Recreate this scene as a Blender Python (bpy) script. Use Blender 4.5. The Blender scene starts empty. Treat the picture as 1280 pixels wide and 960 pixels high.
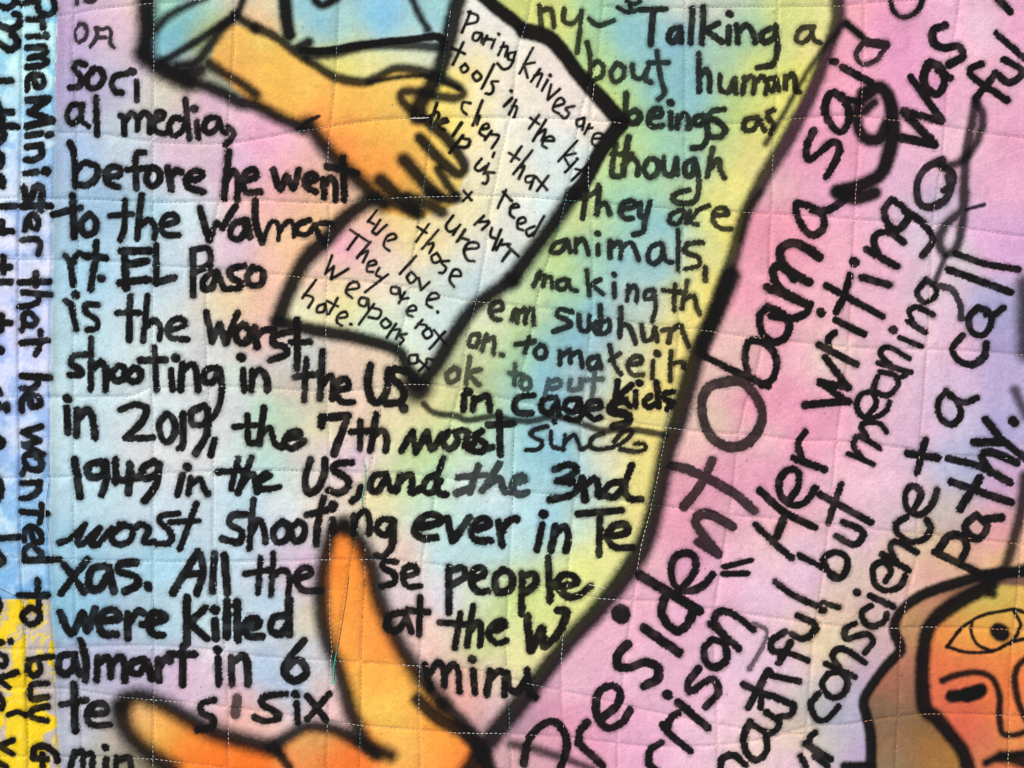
import bpy, math, numpy as np
# ---------------------------------------------------------------- camera, light, exposure
S = 0.0005                      # metres of cloth per pixel of the photograph
scene = bpy.context.scene
cam_d = bpy.data.cameras.new("camera"); cam = bpy.data.objects.new("camera", cam_d)
scene.collection.objects.link(cam); scene.camera = cam
cam_d.lens = 35.0; cam_d.sensor_width = 36.0; cam_d.clip_start = 0.01; cam_d.clip_end = 100.0
cam.location = (0.0, 0.0, 1280 * S * 35.0 / 36.0)
cam.rotation_euler = (0.0, 0.0, 0.0)
SUN_EL, SUN_AZ = math.radians(47), math.radians(-38)      # azimuth clockwise from +Y
world = bpy.data.worlds.new("World"); scene.world = world; world.use_nodes = True
wn = world.node_tree.nodes; wl = world.node_tree.links
bg = wn["Background"]; sky = wn.new("ShaderNodeTexSky"); sky.sky_type = 'NISHITA'; sky.sun_disc = False
sky.sun_elevation = SUN_EL; sky.sun_rotation = SUN_AZ
wl.new(sky.outputs[0], bg.inputs[0]); bg.inputs[1].default_value = 0.10
sun_d = bpy.data.lights.new("sun", 'SUN'); sun_d.energy = 3.0; sun_d.angle = math.radians(0.5); sun_d.color = (1.0, 0.90, 0.74)
sun = bpy.data.objects.new("sun", sun_d); scene.collection.objects.link(sun)
sun.rotation_euler = (math.pi/2 - SUN_EL, 0.0, -SUN_AZ + math.pi)
sun.location = (-1, 1, 2)
vs = scene.view_settings; vs.view_transform = 'Standard'; vs.look = 'None'; vs.gamma = 1.0; vs.exposure = 0.31

# ---------------------------------------------------------------- drawing data, traced in photograph pixels
WORDS = """t00
30 97|0,30 40,42 75,22 80,0
30 97|72,72 95,78 95,125 55,148 0,128/60,180 80,182 85,230 50,250 0,218
26 97|0,405 60,405
32 97|-10,560 62,562/-10,515 12,600/-10,622 82,634/-20,640 20,665 10,700 -20,720
30 97|-20,750 8,780 4,830 -20,840/-20,870 14,895 10,930
28 97|110,20 160,12/190,0 200,58 245,75 275,48 268,0/140,100 215,98/195,95 218,112 215,142/140,185 202,184/232,180 234,184/138,240 225,238/150,292 195,284 235,264 225,240/138,338 215,328 240,308 200,288/138,448 140,402 165,376 215,382 218,425 185,436 168,388
32 97|140,503 245,495/245,500 152,562/152,565 260,600/260,604 135,630/138,678 202,668/240,675 252,672/135,735 205,727/205,727 208,778 165,800 132,798/125,867 183,860/228,855 234,857/205,992 210,945 185,930 165,960 150,1000 125,995 118,940/112,1030 250,1030/205,985 205,1048
22 85|385,18 385,-10/430,2 455,10 478,0
18 82|402,122 378,155 385,205 420,206 437,165 425,125 400,122/455,235 490,180 482,142 515,150 540,142 558,165 552,215 572,240/492,190 530,192
28 97|428,325 385,315 372,348 405,385 398,430 350,440/470,350 436,395 450,440 500,432 520,385 500,350 465,346/640,370 580,382 560,420 580,460 612,465/685,410 687,505/658,360 664,362
26 97|415,525 362,525 335,580 358,618 398,592 412,535/402,540 408,600 445,632/483,490 487,675
27 97|605,580 622,600 622,672/625,610 662,568 690,600 688,650/692,600 722,566 750,592 750,660/768,612 815,590 818,565 785,566 765,608 780,655 825,668 850,650/925,602 872,592 845,640 868,678 915,650 930,600/928,500 948,692/985,610 992,690/970,545 974,547/1092,590 1042,594 1020,640 1048,666 1085,640 1096,595/1096,600 1110,650 1132,668/1140,636 1168,660 1160,690 1128,722
30 97|350,715 370,780 375,932/382,855 420,815 480,832 486,880 440,925 385,922/530,882 592,880 602,845 562,835 530,870 540,915 592,935/722,762 682,780 682,940/640,850 735,840/752,840 730,890 755,932 795,910 797,860 760,836/838,840 858,945/850,892 880,855 906,862/930,900 992,895 1012,866 970,855 935,890 945,938 1015,958
30 97|1145,760 1118,990/1125,905 1162,855 1190,900 1184,1000/1215,905 1278,885 1272,850 1232,860 1215,905 1232,960 1300,960
t10
30 97|88,850 120,945 155,880 188,945 215,850/255,915 302,895 285,870 255,885 248,930 300,960/335,895 340,985/340,925 372,890 396,920 398,1000/437,790 440,1000/355,832 505,868
13 97|1072,60 1030,165/1060,62 1108,80 1102,112 1055,122/1128,168 1092,168 1085,198 1108,206 1130,170 1128,215/1155,182 1135,222/1145,195 1180,200/1195,200 1178,245/1212,172 1214,174/1240,215 1212,278/1225,240 1258,235 1246,285/1292,262 1265,268 1262,298 1288,302/1298,258 1275,330 1238,348 1208,320
14 97|1038,215 985,325/978,240 1045,272/1048,322 1024,342 1038,366 1062,346 1048,322/1105,358 1084,380 1102,406 1128,385 1105,358/1190,325 1130,445/1210,408 1178,412 1188,440 1176,470 1148,470
14 97|1280,490 1240,532/1275,455 1277,457/1300,500 1265,570/1280,530 1305,535 1290,585
14 97|1072,518 1036,514 1030,550 1052,572/1132,505 1084,628/1095,592 1118,580 1106,622/1130,648 1162,640 1158,620 1134,630 1118,665 1145,685/1178,655 1145,700/1170,672 1215,680 1180,742/1192,765 1184,786
16 97|905,515 872,612/845,595 885,575/880,588 898,562 914,575 902,612/925,618 958,610 950,595 925,605 918,635 942,650/1028,615 985,680/1035,678 968,765/1030,692 1068,702 1056,735 1012,738
14 97|1128,795 1095,838 1115,856 1150,832/1164,818 1138,870/1192,865 1155,864 1162,890 1150,918 1135,916
t11
14 97|1040,-5 1078,42/1078,0 1036,45
13 97|605,92 560,150/562,145 590,160/622,140 582,200/584,205 608,210/655,165 600,215/660,245 700,232 688,210 655,225 640,268 668,295
13 97|472,190 560,248/515,215 458,288/572,250 505,330/530,310 560,295 535,352/560,370 600,362 595,345 565,352 555,395 585,400/618,380 600,412 622,425/660,412 545,502
13 97|380,318 345,410/348,405 385,375/388,372 375,435/378,435 462,385/455,490 512,480 505,450 470,458 450,500 480,530/560,535 525,530 515,560 545,572 560,540 565,590/590,560 515,662/585,580 625,595 610,632 565,625/650,630 625,655 645,680 675,660 650,630/700,660 655,728/690,690 720,690 700,735/752,710 722,718 738,740 720,762
13 97|300,440 232,530/240,512 285,530 262,578/345,560 310,570 305,600 340,595 345,560 355,612/410,530 365,610/355,545 410,572/420,630 455,622 448,600 415,612 405,650 430,668/474,662 478,664
13 97|865,160 800,250/808,175 852,205/912,190 830,285/860,260 888,260 868,305/905,305 878,325 890,355 922,340 905,305/965,345 925,350 950,380 935,405 915,405/975,420 1025,420 1012,390 985,395 968,440 990,475
13 97|800,320 720,410/780,400 755,425 775,455 802,430 780,400/815,430 825,490/825,490 868,450/860,540 912,528 900,505 868,515 852,560 880,580/908,600 910,603
13 97|715,480 680,475 678,505 710,510 718,482 722,530/745,500 715,555/730,535 762,530/762,595 800,590 792,568 765,578 755,610 782,622
13 97|832,640 798,680/812,660 855,670 832,710/868,680 835,700 850,732 880,715 868,680/945,700 868,785/890,690 952,765
13 97|805,815 768,820 770,855 805,852 808,818/885,840 855,835 850,860 815,895/815,840 865,885
14 97|985,120 950,170 970,200 1010,180/1020,165 985,215/1045,190 1005,250/1020,228 1062,240/1045,285 1110,280 1105,255 1060,258 1040,300 1060,340 1092,345
14 97|1140,120 1092,165/1110,150 1165,150 1130,190/1180,180 1172,220 1200,235/1225,190 1185,290/1230,240 1202,290/1215,265 1268,262/1270,295 1232,345/1250,262 1312,322
14 97|1250,-10 1210,80/1235,0 1280,45/1285,80 1315,75 1300,60 1275,75 1270,110 1290,130/1320,160 1348,150 1340,128 1312,140 1308,180 1335,192/1392,172 1352,192 1362,222 1395,200/1440,122 1384,220
t20
13 97|105,242 38,368/112,315 58,325/60,328 78,390/140,348 95,410/112,382 150,372 125,435/178,402 150,455/190,378 192,381/195,425 178,500/180,500 238,448/215,535 260,520 248,492 222,505 205,550 235,570/310,532 268,545 285,570 262,592 245,580
13 97|362,590 325,600 330,632 358,622 362,592 352,650/388,620 362,672/375,645 402,640/402,695 455,690 442,668 410,675 400,715 428,738
13 97|135,575 85,645/92,590 135,622/170,600 105,705/130,672 168,650 148,705/158,705 208,705 198,685 168,692 150,725 172,742
13 97|325,705 232,808/318,768 255,782/258,785 290,835/318,808 265,862/325,795 327,797/382,820 298,902/318,845 375,862
13 97|48,735 -5,808/-15,765 38,800/102,755 8,872/30,842 62,832 35,895/105,880 72,885 72,912 100,908 112,882 90,945/182,880 125,955/120,885 175,950
24 84|138,30 145,135/145,60 185,45 205,80 208,138/260,50 260,108 305,118 345,75/347,55 340,150 325,265/385,98 430,128 508,105
22 90|575,8 600,25 640,12/528,38 580,62 630,50/590,20 600,55
30 90|640,50 768,48/705,50 692,225/842,140 800,150 782,195 812,212 840,160/842,145 845,212/902,42 892,218/957,38 948,218/1030,120 962,152/965,155 1048,212/1082,140 1080,218/1085,72 1088,74/1120,130 1128,218/1125,165 1168,130 1198,160 1215,215/1290,145 1245,175 1258,215 1310,190 1318,145/1318,130 1326,250 1305,318 1270,335
t30
24 86|225,140 160,148 138,200 172,216 212,180 222,142/215,165 228,205 258,218
t20
24 84|375,215 390,290 385,405/392,335 430,308 457,340 445,385 398,402/522,320 494,368 512,412 552,392 562,345 525,320/600,328 608,385 648,392 680,340/682,335 668,398 694,415/722,260 745,400 762,465 730,500/680,318 782,315
26 88|932,270 935,458/938,385 972,350 988,400 985,458/1038,378 1042,450 1080,462 1110,400/1112,395 1115,468/1160,392 1152,468/1160,412 1195,384 1212,420 1205,468/1210,422 1248,384 1272,420 1266,470/1318,390 1282,402 1276,440 1302,452 1322,402/1325,398 1332,452/1365,385 1366,445/1370,405 1396,372 1412,402 1418,455 1435,462/1225,342 1285,330
28 88|570,468 568,560 580,612/578,572 618,556 642,588 612,618 585,612/688,592 742,578 735,548 700,558 684,600 700,634 752,630/792,568 796,640/790,515 793,518/828,585 828,642/832,602 860,570 882,600 884,642/962,580 920,588 914,622 948,622 965,590/965,590 978,675 952,732 902,742/1060,548 1000,558 985,588 1030,608 1066,648 1040,684 990,684
26 88|1228,588 1172,600 1158,645 1198,654 1230,612/1236,600 1262,652/1308,552 1275,568 1288,600 1305,625 1290,668
26 86|520,725 498,868 535,884/582,688 555,872/500,775 600,772/555,828 598,792 628,822 626,874/682,798 658,848 688,888 726,862 726,808 690,795/758,788 760,860 800,874 822,802/822,795 826,872/905,798 868,820 868,872 902,874 910,812/912,800 932,880 930,968 905,1010 840,1015 805,995 830,965 885,950/1002,742 975,885/985,842 1030,800 1042,850 1062,892
t21
26 88|430,-30 420,0 350,30/375,-5 352,132/436,-20 425,112/430,72 468,58 488,112/555,85 612,72 600,44 560,58 544,100 568,132 602,132/642,58 640,118 665,132/690,50 662,150 655,198 608,215
24 88|852,88 800,108 788,150 828,160 860,112/862,98 875,152/890,98 896,152 930,165/900,130 935,90 985,68/1008,115 1078,112 1062,78 1015,92 1006,150 1048,182 1092,186
25 88|272,240 215,258 198,298 245,298 275,250/278,248 292,300/320,238 318,302/320,262 352,235 372,270 382,312/430,268 430,312/425,208 428,210/490,248 490,328/495,282 530,250 546,282 542,332/546,282 590,254 616,290 632,338/742,258 692,278 680,335 710,358 750,322 752,268/755,280 768,340 802,352/830,190 830,392/952,253 880,260 868,298 930,328 932,368 868,384/965,380 966,445
23 88|140,402 108,470/130,430 160,420 156,470/165,432 195,428 200,478/270,438 230,450 228,482 265,482 282,440/280,440 288,480 325,496/375,395 386,515/440,438 395,462/398,462 455,512/510,458 512,525/510,412 512,415/580,468 576,545/580,502 610,470 626,500 622,548/702,490 670,498 664,532 700,532 712,492/712,490 716,590 700,645
24 88|815,465 810,592/758,492 852,502/877,445 850,582/865,535 908,518 922,570 938,608
24 86|-102,598 -50,582 -62,548 -95,560 -110,600 -90,632 -58,640/0,640 15,590 30,600 25,655/30,610 65,585 68,655/70,610 102,585 108,662
25 88|300,600 242,588 225,618 272,640 290,668 208,698/335,618 340,682 378,692 388,620/440,568 442,702/450,650 486,645 480,700 425,706 408,665 440,642/545,578 540,722/545,662 580,668 602,708 618,758/648,668 660,742 700,732 712,682/716,682 725,745/750,692 790,690 782,752/800,692 842,668 855,705 884,772
22 82|-168,710 -205,720 -215,765 -180,772 -160,720/-130,715 -150,790/-130,745 -92,732 -90,812/-52,815 -48,817
24 88|85,728 65,802/18,762 112,750/142,765 114,798 130,832 166,820 166,780 140,765/240,798 240,862/250,822 285,790 292,852/296,822 335,800 352,872/422,820 385,838 390,886 426,870 432,825/432,830 446,882/488,768 510,860 545,912/538,808 490,842/580,865 642,852 640,824 600,830 578,870 600,912 652,914/705,848 700,932/725,808 728,811/795,798 790,945/798,862 850,850 858,878
24 72|-290,880 -325,912 -312,952 -270,932 -270,892 -290,880/-212,825 -230,960/-160,888 -222,905/-222,908 -165,965/15,862 12,962/-10,905 60,915/60,925 42,958 60,988 92,972 82,932 60,925
24 66|185,940 165,1022/190,950 235,938 240,970 195,985/290,940 290,985 338,982 346,938/412,908 400,1022/365,940 452,935
t22
28 97|528,-15 512,125/598,5 532,62/535,60 590,112/618,38 618,112/636,-6 639,-4/692,58 660,88 680,116 715,100/722,-5 732,112/805,38 760,48 765,76 802,92 778,125
28 97|-240,60 -242,130/-222,38 -218,40/-190,68 -196,130/-186,82 -130,58 -112,95 -112,132
28 97|108,58 42,64 12,100 30,142 98,146/218,68 160,75 148,125 190,146 222,100/225,88 236,152/338,78 280,80 264,120 308,142 336,100/340,88 346,160 310,182 274,170/378,128 442,115 430,84 385,95 374,140 408,176 442,166
36 97|565,82 502,100 500,138 568,150 582,188 505,212
22 92|178,213 112,228 98,260 150,288 132,325 72,330/195,238 198,308 230,320/210,188 213,190/265,258 255,328/262,292 308,255 330,290 346,326 380,310/455,248 402,268 390,308 430,326 490,318 565,285 600,240 560,235 510,290/540,325 610,338 665,325 655,298 615,300
t01
28 97|-10,74 76,70
28 97|-10,196 60,196/10,150 10,205
30 97|-10,376 48,374/12,325 16,400/-10,450 50,450/-10,652 52,656/8,622 5,690/-5,790 3,793
28 97|-5,990 2,1010/-5,1060 5,1080 35,1062 38,1090
28 97|-10,1225 20,1248 5,1275/-10,1430 12,1470 8,1510 -5,1540/-5,1730 95,1724/-5,1800 22,1840 5,1860
28 97|125,192 135,140 165,115 192,145 182,186 152,172 148,132/108,240 185,235/185,235 202,260 190,308
28 97|95,452 245,448/178,405 178,466/112,500 250,514/184,512 192,545 150,568 95,572/182,638 150,605 115,617 125,662 168,665 184,640/125,662 108,692/105,755 238,742/205,698 202,760 180,812
30 97|108,920 250,928/182,925 190,958 155,985 108,982/112,1095 110,1045 140,1018 190,1025 202,1062 160,1072 150,1030
t02
28 97|210,212 115,242/115,242 200,282/200,282 120,308/120,304 218,350/212,392 200,370 142,352 120,378 150,420 200,428 215,400/130,415 112,450/110,495 202,488/202,490 195,535 152,565 110,572/110,640 240,646/212,600 215,640 202,692/125,782 130,730 160,710 205,740 212,780 178,790 158,735/150,808 124,832 135,875 190,880 212,850 182,820/125,882 300,877
t03
28 97|100,96 242,95/190,18 200,150/152,158 115,198 148,242 195,222 202,182 160,155
28 97|145,420 262,400/152,420 140,468 170,496 205,470 195,425/238,535 162,545 156,612 238,605/240,650 172,665 150,695 182,712 238,722
30 97|160,912 175,860 220,850 270,880 286,925/210,892 215,965/165,910 235,918
26 97|-5,110 8,150 -5,175/8,330 12,332/52,325 57,328/-5,385 30,408 26,440 -5,445/-10,512 88,480/0,520 45,558/-8,590 15,630 8,665
26 97|42,692 90,680 132,700/65,820 -5,850/0,852 62,892/-5,935 30,955
t01
30 97|360,18 370,222/268,112 402,80/447,110 405,155 420,210 470,202 482,150 450,110
28 97|625,42 620,180 603,235/550,120 662,110/707,18 685,232/695,175 745,140 776,180 770,232/812,168 882,148 872,115 830,120 804,165 825,212 892,216
30 97|1000,82 1028,180 1045,242/1045,238 1085,150/1085,150 1112,180/1110,180 1178,72/1232,140 1168,162 1155,218 1192,238 1225,202 1232,150/1238,160 1250,225/1275,45 1280,160 1312,255
22 97|1318,250 1345,165 1378,148 1394,180 1392,240/1396,205 1430,155 1458,150 1472,180 1470,222
26 97|1548,142 1492,162 1486,205 1535,212 1580,165/1572,165 1600,225 1625,250/1608,156 1655,158
30 97|325,320 350,362 365,462/350,375 388,310 422,322/482,250 475,340 455,485/430,320 525,330/505,430 509,433
32 97|622,300 632,482/608,295 748,294/640,362 732,346/598,455 742,438/780,268 780,458/780,452 872,428
30 97|965,290 965,518/965,290 1040,283 1048,358 985,392/1065,400 1022,430 1018,482 1060,475 1082,412/1085,400 1120,485/1222,368 1150,390 1160,430 1202,452 1192,480 1130,486/1260,380 1235,420 1250,462 1300,464 1318,420 1300,388 1258,382
28 97|355,560 380,685/330,545 360,570/375,513 379,516/488,565 432,563 430,600 485,640 482,682 438,688
28 97|652,522 646,740/585,605 698,605/737,518 715,745/725,672 770,640 802,680 797,738/848,692 922,668 910,635 865,643 838,690 860,732 938,738
32 97|1030,600 1060,748/1060,745 1098,662/1098,662 1130,752/1130,750 1188,605/1215,663 1180,698 1190,745 1225,752 1252,710 1225,665/1275,680 1285,775/1285,720 1320,690 1368,692/1452,700 1375,718 1368,755 1420,775 1432,810 1352,842/1485,640 1487,882/1458,752 1548,750
30 97|432,815 370,820 360,860 402,890 400,915 348,915/457,732 455,990/460,885 508,850 532,900 528,990/590,870 560,905 580,942 620,932 622,880 590,870/672,880 640,910 655,948 696,937 702,895 670,880/770,778 782,990/700,842 828,840/855,890 862,988/878,830 884,832/912,860 902,990/905,905 958,860 982,900 990,990/1085,880 1030,890 1018,942 1060,952 1090,895/1097,885 1108,1000 1088,1090 1052,1135
30 97|1215,890 1220,990/1203,825 1207,828/1262,895 1256,992/1262,925 1300,890 1332,930 1336,992
t11
30 97|252,835 240,1040/198,925 318,908/332,798 320,1032/325,965 368,920 388,960 380,1032/400,992 462,975 450,935 410,950 394,1000 430,1048 485,1052
34 97|572,868 558,960 580,1040 620,1048 655,985 662,888/755,900 690,888 678,930 715,962 742,1010 720,1052 648,1058/738,1080 740,1084
t02
32 97|335,115 342,242/335,73 340,76/387,130 385,258/395,170 440,130 466,180 478,268
30 97|603,130 680,102 732,128 702,200 628,270/628,272 765,270/832,152 795,200 810,272 845,288 877,230 862,168 830,150/915,150 915,300 893,322/1022,108 958,140 962,198 1010,202 1038,150 1020,108/1038,130 1032,250 978,348/1072,280 1052,355
28 97|1237,158 1240,285 1272,295/1170,215 1278,205/1320,120 1295,300/1305,252 1350,220 1372,295 1408,318/1438,275 1498,258 1490,235 1448,245 1420,290 1458,324 1520,285
t12
34 97|330,168 460,160/332,165 328,208/458,165 430,240 390,348
28 97|522,188 520,325/475,240 572,235/602,152 572,332/580,275 628,230 655,270 650,335
30 97|728,332 785,240/785,240 800,345/800,338 855,240/855,242 880,325 930,255/962,240 935,290 968,325 1010,285 995,240/1015,232 1058,240 1048,310 1090,295/1130,235 1095,265 1145,300 1125,338 1060,325/1120,335 1180,315/1215,145 1222,352/1162,205 1285,198
t02
32 97|375,378 402,562/505,388 445,408 448,460 508,458 525,402/532,388 535,470 510,552/580,378 580,490/580,486 700,465/652,400 645,545/772,388 715,420 720,468 770,462 795,415 765,386/797,400 782,500 725,582
28 97|912,458 888,552/935,413 939,417/955,470 942,548/952,502 1000,475 1018,520 1038,552
28 97|1190,372 1155,525/1088,440 1235,430/1255,368 1188,545/1210,505 1262,450 1285,540/1308,482 1348,460 1325,448 1290,482 1302,522 1345,526 1395,515
t12
32 97|272,378 245,470 260,542 310,522 342,440 342,378/478,393 410,398 388,430 450,470 462,510 420,546 362,532/522,518 512,560 480,586
30 97|652,450 592,460 570,520 610,534 652,462/655,458 672,530 695,522/722,460 702,535/712,492 768,450 782,490 778,542 830,520/905,450 852,480 840,530 880,542 922,482/937,372 905,480 915,545 952,552
30 80|1112,408 1070,540/1010,465 1155,455/1218,398 1130,535/1150,512 1218,470 1240,530 1290,538/1002,545 1060,525/1292,492 1345,480 1330,458 1295,475 1285,530 1320,552 1358,540
t22
32 97|212,428 280,402 322,425 280,468 228,486/230,482 322,500 300,552 188,578/348,470 366,578/365,505 410,470 428,505 430,558 460,550/552,488 490,500 458,545 510,564 562,512/597,408 560,520 590,572 642,576
t02
28 97|302,792 350,775 430,700/430,702 390,788 420,796 500,720/500,722 460,790 490,802 562,720/622,700 560,758 590,802 650,782 662,722 600,700/680,720 705,700 742,730 720,790 772,790/892,648 812,658 800,690 852,740 852,790 778,802/982,598 900,825/850,690 990,685
30 97|1232,652 1160,658 1148,700 1210,740 1190,792 1112,775/1267,578 1245,822/1258,740 1290,682 1318,722 1328,792/1408,688 1365,740 1385,792 1435,772 1442,710 1410,688/1492,688 1455,730 1470,782 1512,772 1522,710 1490,688/1617,568 1592,680 1580,802/1535,655 1662,625/1662,680 1660,742/1665,608 1669,611/1772,658 1770,748/1775,675 1820,635 1846,670 1846,748/1960,678 1902,680 1885,730 1930,752 1966,692/1968,685 1962,800 1920,860 1880,855
t12
32 97|820,718 918,690 910,660 860,653 810,690 794,740 840,772 902,766/958,668 982,785/985,782 1068,668/1085,728 1162,705 1150,673 1105,683 1074,735 1100,778 1172,782/1212,688 1232,805/1225,745 1258,690 1300,670 1305,678
t22
32 97|152,700 124,828/155,648 158,650/217,710 194,832/210,752 262,710 282,760 270,832
32 97|330,648 545,630/440,640 434,852/485,762 572,742 565,703 510,708 474,760 510,812 602,818
t02
34 97|325,905 422,1040/438,878 308,1045/522,908 460,928 448,1010 500,1022 548,950/545,918 572,1035/678,893 600,900 600,938 672,960 692,1000 628,1036/738,1003 744,1022
32 97|988,838 865,1045/1000,850 1015,940 985,1045/915,955 1015,945/1072,848 1060,1040/1120,858 1136,1045
28 97|1300,868 1290,1045/1225,950 1345,930/1367,848 1355,1052/1360,965 1408,930 1446,960 1440,1055/1480,975 1552,952 1540,918 1500,930 1478,980 1520,1032 1602,1034
t12
28 97|702,890 640,888 638,920 692,950 690,992 628,1012/735,965 802,942 790,910 745,920 734,970 760,1012 822,1010
32 97|965,915 965,1140/970,935 1030,918 1048,960 982,1002/1080,975 1142,952 1130,918 1090,930 1078,990 1110,1034 1162,1032/1232,928 1194,970 1210,1038 1270,1024 1282,960 1240,928/1330,945 1328,1150/1332,960 1390,948 1396,1000 1340,1042/1460,868 1470,1080/1515,1015 1602,992 1580,955 1525,960 1505,1010 1560,1062 1620,1052 1672,1008
t03
34 97|303,180 358,288 415,185 440,272 478,163/508,225 592,212 575,170 520,180 494,230 520,288 582,292/640,188 640,312/645,235 690,175 718,185/712,242 822,218 810,188 760,190 743,240 770,292 818,296
34 97|935,108 935,332/1028,158 950,230/950,232 1035,312/1075,225 1080,312/1070,168 1074,171/1135,128 1135,302/1185,132 1190,318/1225,262 1290,250 1285,213 1240,220 1223,260 1250,302 1312,302/1420,200 1365,210 1355,270 1400,292 1440,245/1445,118 1445,290
32 97|372,388 310,400 293,460 330,492 370,455 372,395/370,420 402,492/403,322 430,420 430,518/490,408 485,522/490,445 535,405 556,450 556,502/560,445 600,400 626,440 626,518/722,418 665,430 653,475 700,484 732,432/735,430 762,512/790,418 795,522/795,455 830,413 852,425/915,348 915,542/848,390 972,390
32 97|1090,413 1095,538/1085,368 1089,371/1155,408 1160,538/1160,435 1210,400 1236,440 1242,538
t13
34 97|242,322 160,420 143,480 190,522 250,492 242,442 200,420 162,452
t03
30 97|370,538 376,775/308,642 432,620/450,692 532,680 520,638 470,643 438,690 460,742 552,742
30 97|1072,618 1010,638 1010,680 1067,710 1060,752 988,768
44 72|1188,610 1178,688
t13
30 97|152,588 50,600 35,640 100,680 112,710 50,724 -5,705/205,633 210,732/200,588 204,591/258,598 350,718/367,588 258,715
t03
28 97|372,878 348,970/365,905 410,878 412,960/415,905 460,888 458,970/530,920 530,970/528,853 532,856/582,908 580,970/590,925 640,908 662,970
t13
30 97|742,180 670,198 658,260 710,268 752,212/750,200 778,278/822,108 815,292/758,170 862,180
30 97|1022,185 995,355/918,230 1052,240/1087,148 1055,345/1065,275 1113,230 1127,280 1120,345/1175,275 1242,252 1230,223 1190,240 1163,285 1200,332 1252,322
t23
34 97|75,200 92,368/95,365 148,262/148,265 160,348/165,350 235,280 272,180 228,170
t13
30 97|845,440 872,562/870,485 910,430 940,470 942,545/945,485 985,438 1012,480 1017,575/1085,470 1095,582/1080,413 1084,416/1170,472 1155,588/1165,515 1220,470 1242,510 1242,592/1258,480 1268,560 1310,572 1345,520/1355,465 1365,570 1395,602
t23
34 95|58,935 82,820 150,742 220,730 270,800 268,880 240,960/455,945 390,885 330,830/335,825 338,775 375,728/435,715 520,650 540,580 500,545 440,570 418,640 430,710 480,757 550,730 588,670
38 97|577,340 530,390 530,450 590,455 660,430 722,450 725,510 658,548/660,258 832,382/640,-5 935,172/765,105 748,190 815,272 872,245 905,175
58 92|544,188 547,192
t22
32 97|845,1025 905,950 918,880 880,845 820,860 794,920 810,1000 860,1035 950,1010 1005,950
42 84|930,790 1030,852/1030,850 960,760 915,690 950,650 1010,660 1102,712
42 82|800,408 900,435 1100,540 1212,635/1000,382 940,510 858,612
44 84|1080,-12 985,15 948,100 970,220 1040,300 1140,312 1220,250 1252,150 1210,50 1150,-10 1080,-15
t31
34 97|-318,822 -180,890 0,970/-95,930 -115,830 -95,750 -20,752 30,805 42,870 20,935 -30,965
36 97|0,575 -40,620 -30,700 30,750 92,722 105,660 60,600 0,578/20,620 120,632 190,605 212,560
42 96|-5,475 190,562/190,560 60,485 25,400 60,368 110,400 205,452/130,430 70,350 62,285 125,255 190,280 255,325
34 97|140,58 150,130 210,212 268,190 280,130 230,80 150,55/225,92 300,90 378,42
t30
34 97|228,655 190,740 200,800 250,770 320,712 356,740 330,820 288,885/370,480 310,470 283,540 310,620 360,662 402,610 390,520 330,463/380,500 455,508/370,340 512,412/318,310 335,312
24 88|388,118 460,180 520,215/482,205 440,270 470,322 540,302 580,240
40 90|500,215 585,228
24 97|618,-10 620,50 670,88 740,62 778,-10
34 97|1150,-10 1212,58
34 97|1140,168 1285,292/1180,298 1272,350 1250,392 1200,412 1138,368/1065,320 1010,350 1040,400 1195,500/1130,380 1038,492
38 97|712,388 870,602/870,605 680,558/680,560 832,722/832,725 668,690/800,318 775,390 800,450 850,470 882,410 860,340 810,312/850,350 912,390/885,128 830,150 825,210 880,240 950,230 975,280 908,322
34 90|870,830 925,870 915,930 880,950/875,800 790,840 745,920 755,1010 800,1035 870,1012 912,950 900,880
t31
34 97|285,828 402,980/402,978 258,950/258,952 402,1050/402,1045 185,1065/255,765 442,862/312,795 300,740 332,705/338,640 478,710/263,600 268,608/292,468 572,622/412,418 380,520 340,602/472,428 605,465/430,348 434,352/495,288 642,372/550,315 528,240 560,203 620,210 675,250/620,38 580,90 600,160 650,187 702,130 680,80 620,40/680,90 760,140 812,200 822,250 772,318
27 97|400,1308 525,1360/470,1330 428,1270 455,1222 558,1278/505,1245 465,1175 500,1150 560,1160 592,1200/500,1120 540,1060 520,1005 470,1010 443,1060 470,1120 540,1125 590,1090 608,1050/545,925 532,990 595,1018 650,965 630,915 560,900/640,935 690,915/550,855 712,902/620,875 562,810 600,775 705,832/658,728 768,772/622,688 626,691/698,648 788,702/735,665 705,600 745,575 825,612/792,438 748,500 778,552 832,530 842,480 792,438
30 84|845,468 920,488 958,560 966,632
t32
32 97|158,858 250,905 345,965/290,925 280,870 340,840 392,870 392,930 350,972 308,955/375,690 472,735 460,782 420,802 342,760/260,553 515,692/367,502 330,600 303,692
34 97|-42,532 80,640 235,718/-62,705 20,785 115,868/85,665 40,765/100,590 150,510 150,440 100,430 58,480 60,550 110,602 180,595 237,520/130,370 282,427/170,380 150,300 187,238
t22
28 97|1060,915 1195,880
28 97|1055,950 1175,945
t23
34 97|682,935 690,870 745,830/682,935 735,990/892,872 800,800 752,742/770,775 795,705 830,685/828,628 978,757/772,590 779,594/932,462 880,530 890,577 960,530 1010,520 1032,580 968,652/1000,318 960,360 970,430 1020,457 1072,410 1060,340 1000,315/992,238 1135,362/1060,305 1010,220 1050,175 1120,200 1205,267
20 64|1205,238 1268,268 1262,330 1185,465
32 97|1040,975 1050,912 1108,893 1165,940/1190,728 1158,800 1170,880 1220,918 1272,870 1270,790/1190,738 1285,790/1155,540 1290,602/1275,480 1178,655
t33
32 97|-40,655 -20,590 120,640/125,640 115,690 50,702/15,495 152,525/2,478 6,482/85,278 20,320 20,372 90,380 198,422/112,330 52,432/148,198 232,240 220,290 170,312 118,290/35,28 120,92 255,155/-10,680 50,722 42,768 -5,792
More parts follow.
